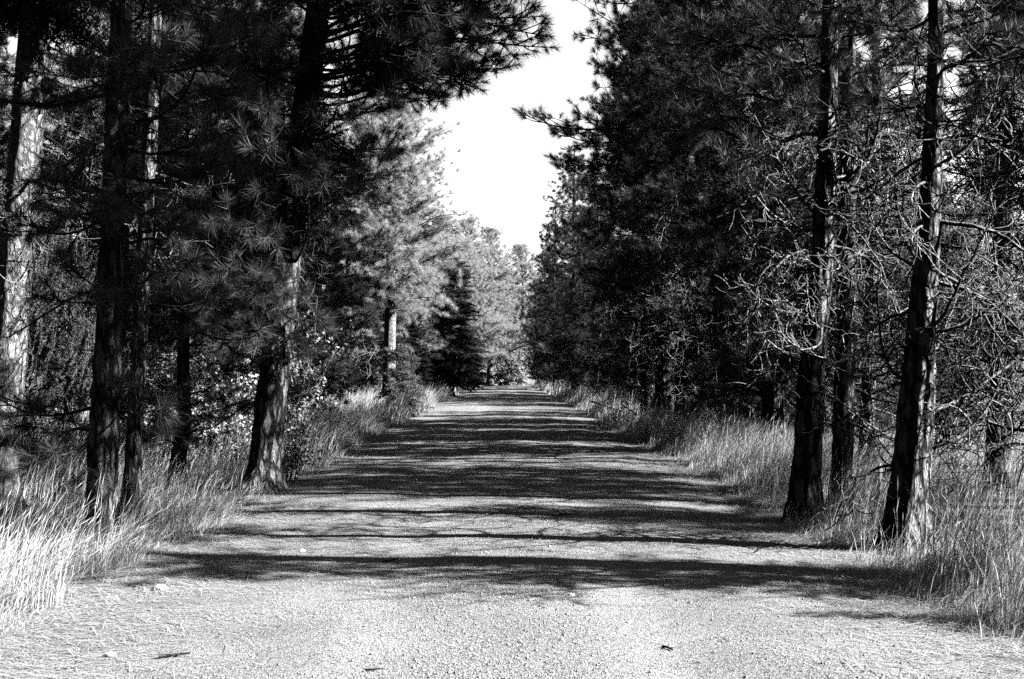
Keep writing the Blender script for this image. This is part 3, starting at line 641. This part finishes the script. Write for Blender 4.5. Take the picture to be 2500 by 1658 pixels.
# ------------------------------------------------------------------ grass (stuff), tussocks, straw, pebbles
def blades(mb, x, y, h, w, lean, rng, lean_dir=None, curve=1.0, heads=0.0):
    n = len(x); z = zg(x, y) - .02
    a = rng.random(n) * 6.283 if lean_dir is None else lean_dir + rng.normal(size=n) * .8
    l = lean * rng.uniform(.2, 1.4, n); dx, dy = np.cos(a) * l, np.sin(a) * l
    t = np.array([0, .35, .7, 1.0]); wt = np.array([1, .9, .6, .08])
    b = np.stack([x, y, z], 1)
    c = rng.uniform(.6, 1.9, n) * curve
    pts = b[:, None] + np.stack([dx[:, None] * h[:, None] * t ** (1 + c[:, None]), dy[:, None] * h[:, None] * t ** (1 + c[:, None]), h[:, None] * (t - .22 * l[:, None] * t ** 3)], -1)
    sa = rng.random(n) * 3.1416; sd = np.stack([np.cos(sa), np.sin(sa), np.zeros(n)], 1)
    off = sd[:, None] * (w[:, None] * wt)[:, :, None] / 2
    v = np.stack([pts - off, pts + off], 2)            # n,4,2,3
    i = np.arange(n)[:, None] * 8; s = np.arange(3)[None] * 2
    q = np.stack([i + s, i + s + 1, i + s + 3, i + s + 2], -1)
    mb.add(v, q)
    if heads > 0:
        k = rng.random(n) < heads; m = int(k.sum())
        if m:
            p0 = pts[k, 3]; d = nrm(pts[k, 3] - pts[k, 2]); L = rng.uniform(.06, .15, (m, 1)); sdk = nrm(np.cross(d, rng.normal(size=(m, 3)))) * .0032
            s2 = nrm(np.cross(d, sdk)) * .0032
            p1 = p0 - d * L * .1; p2 = p0 + d * L * .4; p3 = p0 + d * L
            hv = np.stack([p1, p2 + sdk, p2 + s2, p2 - sdk, p2 - s2, p3], 1); o = np.arange(m)[:, None] * 6
            tr = np.concatenate([o + np.array(f) for f in ((0, 1, 2), (0, 2, 3), (0, 3, 4), (0, 4, 1), (5, 2, 1), (5, 3, 2), (5, 4, 3), (5, 1, 4))])
            mb.add(hv, None, tr)

def verge(name, label, sgn, seed):
    rng = np.random.default_rng(seed); mb = MB()
    def zone(n, y0, y1, a0, a1, h0, h1, w0, w1, lean, p=1.0, heads=.1, thr=.0):
        y = y0 + (y1 - y0) * rng.random(n) ** p; a = rng.uniform(a0, a1, n)
        edge = .28 * (vnoise(y * .8 + 11 * (sgn + 2), y * 0 + 4, 31) - .5)
        x = sgn * (a + edge)
        dn = vnoise(x * 1.6 + 30, y * 1.6 + 30, seed + 3); k = dn + rng.random(n) * .35 > thr
        x, y, a, dn = x[k], y[k], a[k], dn[k]
        ramp_ = np.clip((a - a0) / .35, .4, 1)
        h = rng.uniform(h0, h1, len(x)) * (.55 + .75 * dn) * ramp_
        blades(mb, x, y, h, rng.uniform(w0, w1, len(x)), lean, rng, 0.3, heads=heads)
    zone(16000, 4.5, 15, 2.75, 5.2, .08, .36 if sgn < 0 else .44, .004, .008, .95, 1.0, .08, .58)
    zone(2600 if sgn < 0 else 4200, 4.5, 15, 2.8, 5.0, .3, .62 if sgn < 0 else .85, .004, .006, .45, 1.0, .55, .5)
    zone(9000, 4.5, 15, 2.65, 3.4, .06, .22, .003, .005, .9, 1.0, .0, .35)
    zone(13000, 14, 30, 2.9, 6.0, .3, .85, .006, .010, .6, 1.0, .15, .4)
    zone(3500, 14, 34, 2.7, 3.2, .1, .3, .006, .010, .7, 1.0, .0, .3)
    zone(9000, 30, 62, 2.9, 6.5, .35, .95, .012, .020, .5, 1.0, .15, .35)
    zone(7000, 60, 125, 2.9, 8.0, .4, .95, .022, .04, .4, 1.0, .1, .3)
    zone(16000, 6, 30, 5.0, 12.0, .25, .65, .006, .011, .6, 1.0, .1, .35)
    zone(16000, 22, 80, 6.0, 34.0, .3, .8, .02, .04, .5, 1.0, .05, .3)
    o = link(name, to_mesh(name, mb, M['grass'])); tag(o, label, 'grass', kind='stuff')
verge('tall_grass', 'dry pale grass along the shaded verge under the leaning pine and fir', -1, 1)
verge('tall_grass', 'dry pale grass along the sunward verge and meadow under the bare-limbed pines', 1, 2)

def tussock(x, y, n, h, lab, seed, lean=.6, ld=.3, rad=.16, w=.0055):
    rng = np.random.default_rng(seed); mb = MB(); r = rad * np.sqrt(rng.random(n)); a = rng.random(n) * 6.283
    px, py = x + r * np.cos(a), y + r * np.sin(a)
    blades(mb, px, py, h * rng.uniform(.5, 1.1, n), rng.uniform(w * .7, w * 1.2, n), lean, rng, ld, .8, .3)
    v, q, t = mb.arrays(); z = gz(x, y); v = v - np.array([x, y, z], np.float32)
    o = link('grass_tussock', to_mesh('grass_tussock', (v, q, t), M['grass']), None, (x, y, z)); tag(o, lab, 'grass clump')
tussock(3.15, 21.5, 260, 1.05, 'leaning bright grass tussock in front of the pale-flecked trunk', 1, .8, .4, .25, .009)
tussock(2.95, 24.3, 120, .7, 'small upright bright grass tussock just up the road from the leaning one', 2, .4, .4, .2, .009)
tussock(3.0, 31.0, 240, 1.0, 'bright far grass tussock with a fallen stick over it on the sunward verge', 3, .5, 2.0, .5, .012)
tussock(-2.85, 40, 200, 1.1, 'bright leaning grass tussock beside the fir seedlings', 4, .9, .3, .3, .014)
tussock(-3.05, 7.4, 190, .58, 'tallest white-lit grass tussock on the near shaded verge', 5, .6, .3, .22, .005)
tussock(-3.1, 8.9, 130, .42, 'bent grass tussock in front of the thick furrowed trunk', 6, .8, .2, .25, .005)
tussock(3.15, 6.7, 190, .85, 'white-lit grass tussock on the near sunward verge, lowest in the picture', 7, .8, .6, .3, .005)
tussock(3.3, 8.0, 130, .95, 'long arching grass tussock below the sunlit flaking trunk', 8, 1.0, .5, .22, .005)

def straw(name, label, n, seed):
    rng = np.random.default_rng(seed); sgn = np.where(rng.random(n) < .5, -1, 1)
    y = 4.6 + 17 * rng.random(n) ** 1.5; a = 3.3 - np.abs(rng.normal(size=n)) * .65
    x = sgn * np.clip(a, .2, 3.8); z = zg(x, y) + .009
    ang = rng.normal(size=n) * .75; L = rng.uniform(.07, .30, n); w = rng.uniform(.0025, .005, n)
    d = np.stack([np.cos(ang), np.sin(ang), rng.normal(size=n) * .05], 1); s = np.stack([-np.sin(ang), np.cos(ang), np.zeros(n)], 1)
    b = np.stack([x, y, z], 1); c = (rng.normal(size=n) * .12)[:, None] * s * L[:, None]
    lift = np.zeros((n, 3)); lift[:, 2] = rng.uniform(.002, .014, n)
    p = np.stack([b, b + d * L[:, None] * .5 + c + lift, b + d * L[:, None]], 1); p[:, 2, 2] = zg(p[:, 2, 0], p[:, 2, 1]) + .010
    off = s[:, None] * w[:, None, None] / 2
    v = np.stack([p - off, p + off], 2); i = np.arange(n)[:, None] * 6; k = np.arange(2)[None] * 2
    mb = MB(); mb.add(v, np.stack([i + k, i + k + 1, i + k + 3, i + k + 2], -1))
    tag(link(name, to_mesh(name, mb, M['straw'])), label, 'straw', kind='stuff')
straw('pine_straw', 'fallen needles and straw strewn over both gravel shoulders', 42000, 3)

def pebbles(n, seed):
    rng = np.random.default_rng(seed)
    y = 4.8 + 15 * rng.random(n) ** 1.7; x = rng.normal(size=n) * 1.2; x = np.where(np.abs(x) > 2.8, rng.uniform(-2.6, 2.6, n), x)
    dens = vnoise(x * 1.3 + 50, y * .8 + 50, 90) + .5 * np.exp(-(x / .5) ** 2); k = dens + rng.random(n) * .5 > .65
    x, y = x[k], y[k]; n = len(x)
    s = np.minimum(rng.lognormal(-5.35, .38, n), .014)
    base = np.array([[1, 0, 0], [0, 1, 0], [-1, 0, 0], [0, -1, 0], [.1, .1, .8], [0, 0, -.5]], float)
    v = base[None] * s[:, None, None] * rng.uniform(.55, 1.25, (n, 6, 3)); a = rng.random(n) * 6.28
    c, si = np.cos(a)[:, None], np.sin(a)[:, None]
    v = np.stack([v[:, :, 0] * c - v[:, :, 1] * si, v[:, :, 0] * si + v[:, :, 1] * c, v[:, :, 2]], -1)
    v += np.stack([x, y, zg(x, y) + .006 + s * .25], 1)[:, None]
    f = np.array([(0, 1, 4), (1, 2, 4), (2, 3, 4), (3, 0, 4), (1, 0, 5), (2, 1, 5), (3, 2, 5), (0, 3, 5)])
    mb = MB(); mb.add(v, None, (np.arange(n)[:, None, None] * 6 + f[None]).reshape(-1, 3))
    tag(link('gravel', to_mesh('gravel', mb, M['pebble'])), 'loose pale pebbles scattered over the road surface', 'gravel', kind='stuff')
pebbles(60000, 4)

# ------------------------------------------------------------------ stones, sticks, stakes
def stone(x, y, s, lab, seed):
    import bmesh
    bm = bmesh.new(); bmesh.ops.create_icosphere(bm, subdivisions=2, radius=1)
    rng = np.random.default_rng(seed)
    for v in bm.verts:
        v.co = Vector((v.co.x * s, v.co.y * s * .8, v.co.z * s * .6)) * (1 + .35 * (rng.random() - .5))
    me = bpy.data.meshes.new('stone'); bm.to_mesh(me); bm.free(); me.materials.append(M['stone'])
    o = link('stone', me, None, (x, y, gz(x, y) + s * .3)); tag(o, lab, 'stone')
def at(px, py):                                       # photo pixel (2364 wide) on flat ground
    Yd = 2627 * 1.48 / (py - 855); return (px - 1160) / 2627 * Yd, Yd
for i_, (px, py, s, lab) in enumerate([
    (376, 1345, .045, 'white stone on the straw shoulder below the thick furrowed trunk'),
    (263, 1497, .03, 'small white stone beside a dark clod on the near straw shoulder'),
    (1707, 1304, .035, 'lone pale round stone in the shadow band toward the slender pine'),
    (1600, 1252, .03, 'small pale stone on the shoulder straw beyond the lone round one'),
    (1318, 1372, .022, 'little pale stone just below the last shadow band mid road'),
    (700, 1262, .03, 'pale stone among shadow streaks on the shoulder under the leaning pine'),
    (1450, 1430, .018, 'tiny pale stone on the sunlit gravel')]):
    x, y = at(px, py); stone(x, y, s, lab, i_)
def stick(px, py, L, r, ang, lab, mat, seed, name='stick'):
    rng = np.random.default_rng(seed); x, y = at(px, py); mb = MB()
    P, _ = curve_pts((-L / 2, 0, 0), (1, 0, .02), L, 7, (0, 0, 1), rng.uniform(-.6, .6), rng, .08)
    P[:, 2] = np.abs(P[:, 2]) * .5 + r
    tube(mb, P, np.linspace(r, r * .4, 8), 6)
    Q, _ = curve_pts(P[4], (.6, .7, .1), L * .3, 3, (0, 0, 1), .4, rng, .05); tube(mb, Q, np.linspace(r * .6, r * .25, 4), 5)
    o = link(name, to_mesh(name, mb, M[mat], True), None, (x, y, gz(x, y) + .006)); o.rotation_euler = (0, 0, R_(ang)); tag(o, lab, name)
stick(410, 1508, .16, .011, 8, 'dark bark-brown twig lying on the near straw shoulder', 'twig', 1)
stick(866, 1543, .10, .006, -6, 'small dark twig lowest on the sunlit gravel', 'twig', 2)
stick(1545, 1490, .10, .008, -40, 'dark forked twig on the sunlit gravel toward the near sunward verge', 'twig', 3)
stick(905, 1290, .14, .01, 5, 'dark twig inside the shadow streaks under the leaning pine', 'twig', 4)
stick(1300, 1192, .22, .014, 0, 'dark stick lying mid road in the shadow bands', 'twig', 5)
x, y = 3.05, 30.3; mb = MB(); rng = np.random.default_rng(9)
P, _ = curve_pts((-.7, 0, .75), (1, .1, .05), 1.4, 8, (0, 1, 0), .5, rng, .1); tube(mb, P, np.linspace(.03, .012, 9), 5)
P, _ = curve_pts((0.1, 0, .72), (.7, 0, -.7), .8, 6, (0, 1, 0), -.6, rng, .1); tube(mb, P, np.linspace(.03, .012, 7), 5)
o = link('stick', to_mesh('stick', mb, M['dead'], True), None, (x, y, gz(x, y) - .05)); tag(o, 'fallen bleached stick resting over the far grass tussock', 'stick')
def stake(x, y, H, lab):
    import bmesh
    root = None; mb = MB()
    w = .017; z = np.array([-.2, H - .03, H]); ww = [w, w, w * .55]
    v = [(sx * q, sy * q * .6, zz) for zz, q in zip(z, ww) for sx, sy in ((-1, -1), (1, -1), (1, 1), (-1, 1))]
    q = [(4 * l + a, 4 * l + (a + 1) % 4, 4 * l + 4 + (a + 1) % 4, 4 * l + 4 + a) for l in range(2) for a in range(4)] + [(8, 9, 10, 11)]
    mb.add(v, q)
    o = link('fence_stake', to_mesh('fence_stake', mb, M['stake']), None, (x, y, gz(x, y))); o.rotation_euler = (R_(1.5), R_(-1), .3); tag(o, lab, 'stake')
stake(4.4, 10.9, .56, 'pale thin stake in the grass at the bright side of the sunlit flaking trunk')
stake(3.92, 11.8, .66, 'pale thin stake between the slender dark pine and the sunlit flaking trunk')

# ------------------------------------------------------------------ camera, sun, sky
cam = bpy.data.cameras.new('camera'); co = bpy.data.objects.new('camera', cam); COL.objects.link(co)
cam.lens = 40; cam.sensor_width = 36; cam.clip_start = .05; cam.clip_end = 5000
co.location = (0, 0, 1.48 + gz(0, 5)); co.rotation_euler = (R_(91.55), 0, R_(-.48)); S.camera = co

LOW_SKY_GAIN = 3.4  # boost that turns the low sky ahead white
ELEV, AZ = 32.0, 99.0        # azimuth clockwise from +Y (up the road)
d = Vector((math.sin(R_(AZ)) * math.cos(R_(ELEV)), math.cos(R_(AZ)) * math.cos(R_(ELEV)), math.sin(R_(ELEV))))
sl = bpy.data.lights.new('sun', 'SUN'); sl.energy = 5.0; sl.angle = R_(.5); sl.color = (1, 1, 1)
so = bpy.data.objects.new('sun', sl); COL.objects.link(so); so.rotation_euler = d.to_track_quat('Z', 'Y').to_euler(); so.location = (20, -8, 20)

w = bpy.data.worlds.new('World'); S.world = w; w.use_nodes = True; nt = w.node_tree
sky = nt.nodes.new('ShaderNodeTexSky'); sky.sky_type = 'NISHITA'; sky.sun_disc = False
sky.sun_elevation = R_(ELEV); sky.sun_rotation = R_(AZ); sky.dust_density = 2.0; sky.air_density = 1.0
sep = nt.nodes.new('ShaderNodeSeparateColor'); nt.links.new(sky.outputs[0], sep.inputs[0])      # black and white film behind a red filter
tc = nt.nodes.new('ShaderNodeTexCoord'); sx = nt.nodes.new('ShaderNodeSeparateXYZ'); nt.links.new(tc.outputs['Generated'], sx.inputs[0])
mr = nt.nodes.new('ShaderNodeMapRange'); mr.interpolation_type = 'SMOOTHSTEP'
for k_, v_ in ((1, .33), (2, .46), (3, LOW_SKY_GAIN), (4, 0.0)): mr.inputs[k_].default_value = v_      # low sky gained up to white, no gain higher up
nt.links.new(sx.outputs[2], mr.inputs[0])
ma = nt.nodes.new('ShaderNodeMapRange'); ma.interpolation_type = 'SMOOTHSTEP'      # gain limited to the sky ahead, shaped to keep fill light low
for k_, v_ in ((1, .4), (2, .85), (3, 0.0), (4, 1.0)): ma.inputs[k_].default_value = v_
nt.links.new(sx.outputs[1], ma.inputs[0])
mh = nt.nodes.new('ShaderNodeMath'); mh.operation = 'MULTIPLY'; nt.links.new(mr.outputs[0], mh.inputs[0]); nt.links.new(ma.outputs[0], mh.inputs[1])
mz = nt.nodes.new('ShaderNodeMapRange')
for k_, v_ in ((1, .35), (2, .8), (3, .06), (4, .48)): mz.inputs[k_].default_value = v_  # dim at the sides, lifted overhead: shaped to fill road more than foliage
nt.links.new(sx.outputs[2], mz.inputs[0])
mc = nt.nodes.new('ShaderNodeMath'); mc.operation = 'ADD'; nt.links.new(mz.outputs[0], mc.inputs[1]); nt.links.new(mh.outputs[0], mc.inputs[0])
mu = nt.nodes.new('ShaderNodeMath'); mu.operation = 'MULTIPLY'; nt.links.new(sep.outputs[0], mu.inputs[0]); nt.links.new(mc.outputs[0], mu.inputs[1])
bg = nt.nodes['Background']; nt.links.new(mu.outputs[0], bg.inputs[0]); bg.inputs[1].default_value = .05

S.render.engine = 'CYCLES'; cy = S.cycles
cy.max_bounces = 4; cy.diffuse_bounces = 0; cy.glossy_bounces = 1; cy.transmission_bounces = 2; cy.transparent_max_bounces = 4
cy.use_denoising = False; cy.use_adaptive_sampling = False
cy.sample_clamp_indirect = 4
vs = S.view_settings; vs.view_transform = 'Standard'; vs.look = 'None'; vs.gamma = 1; vs.use_curve_mapping = False; vs.exposure = 2.1
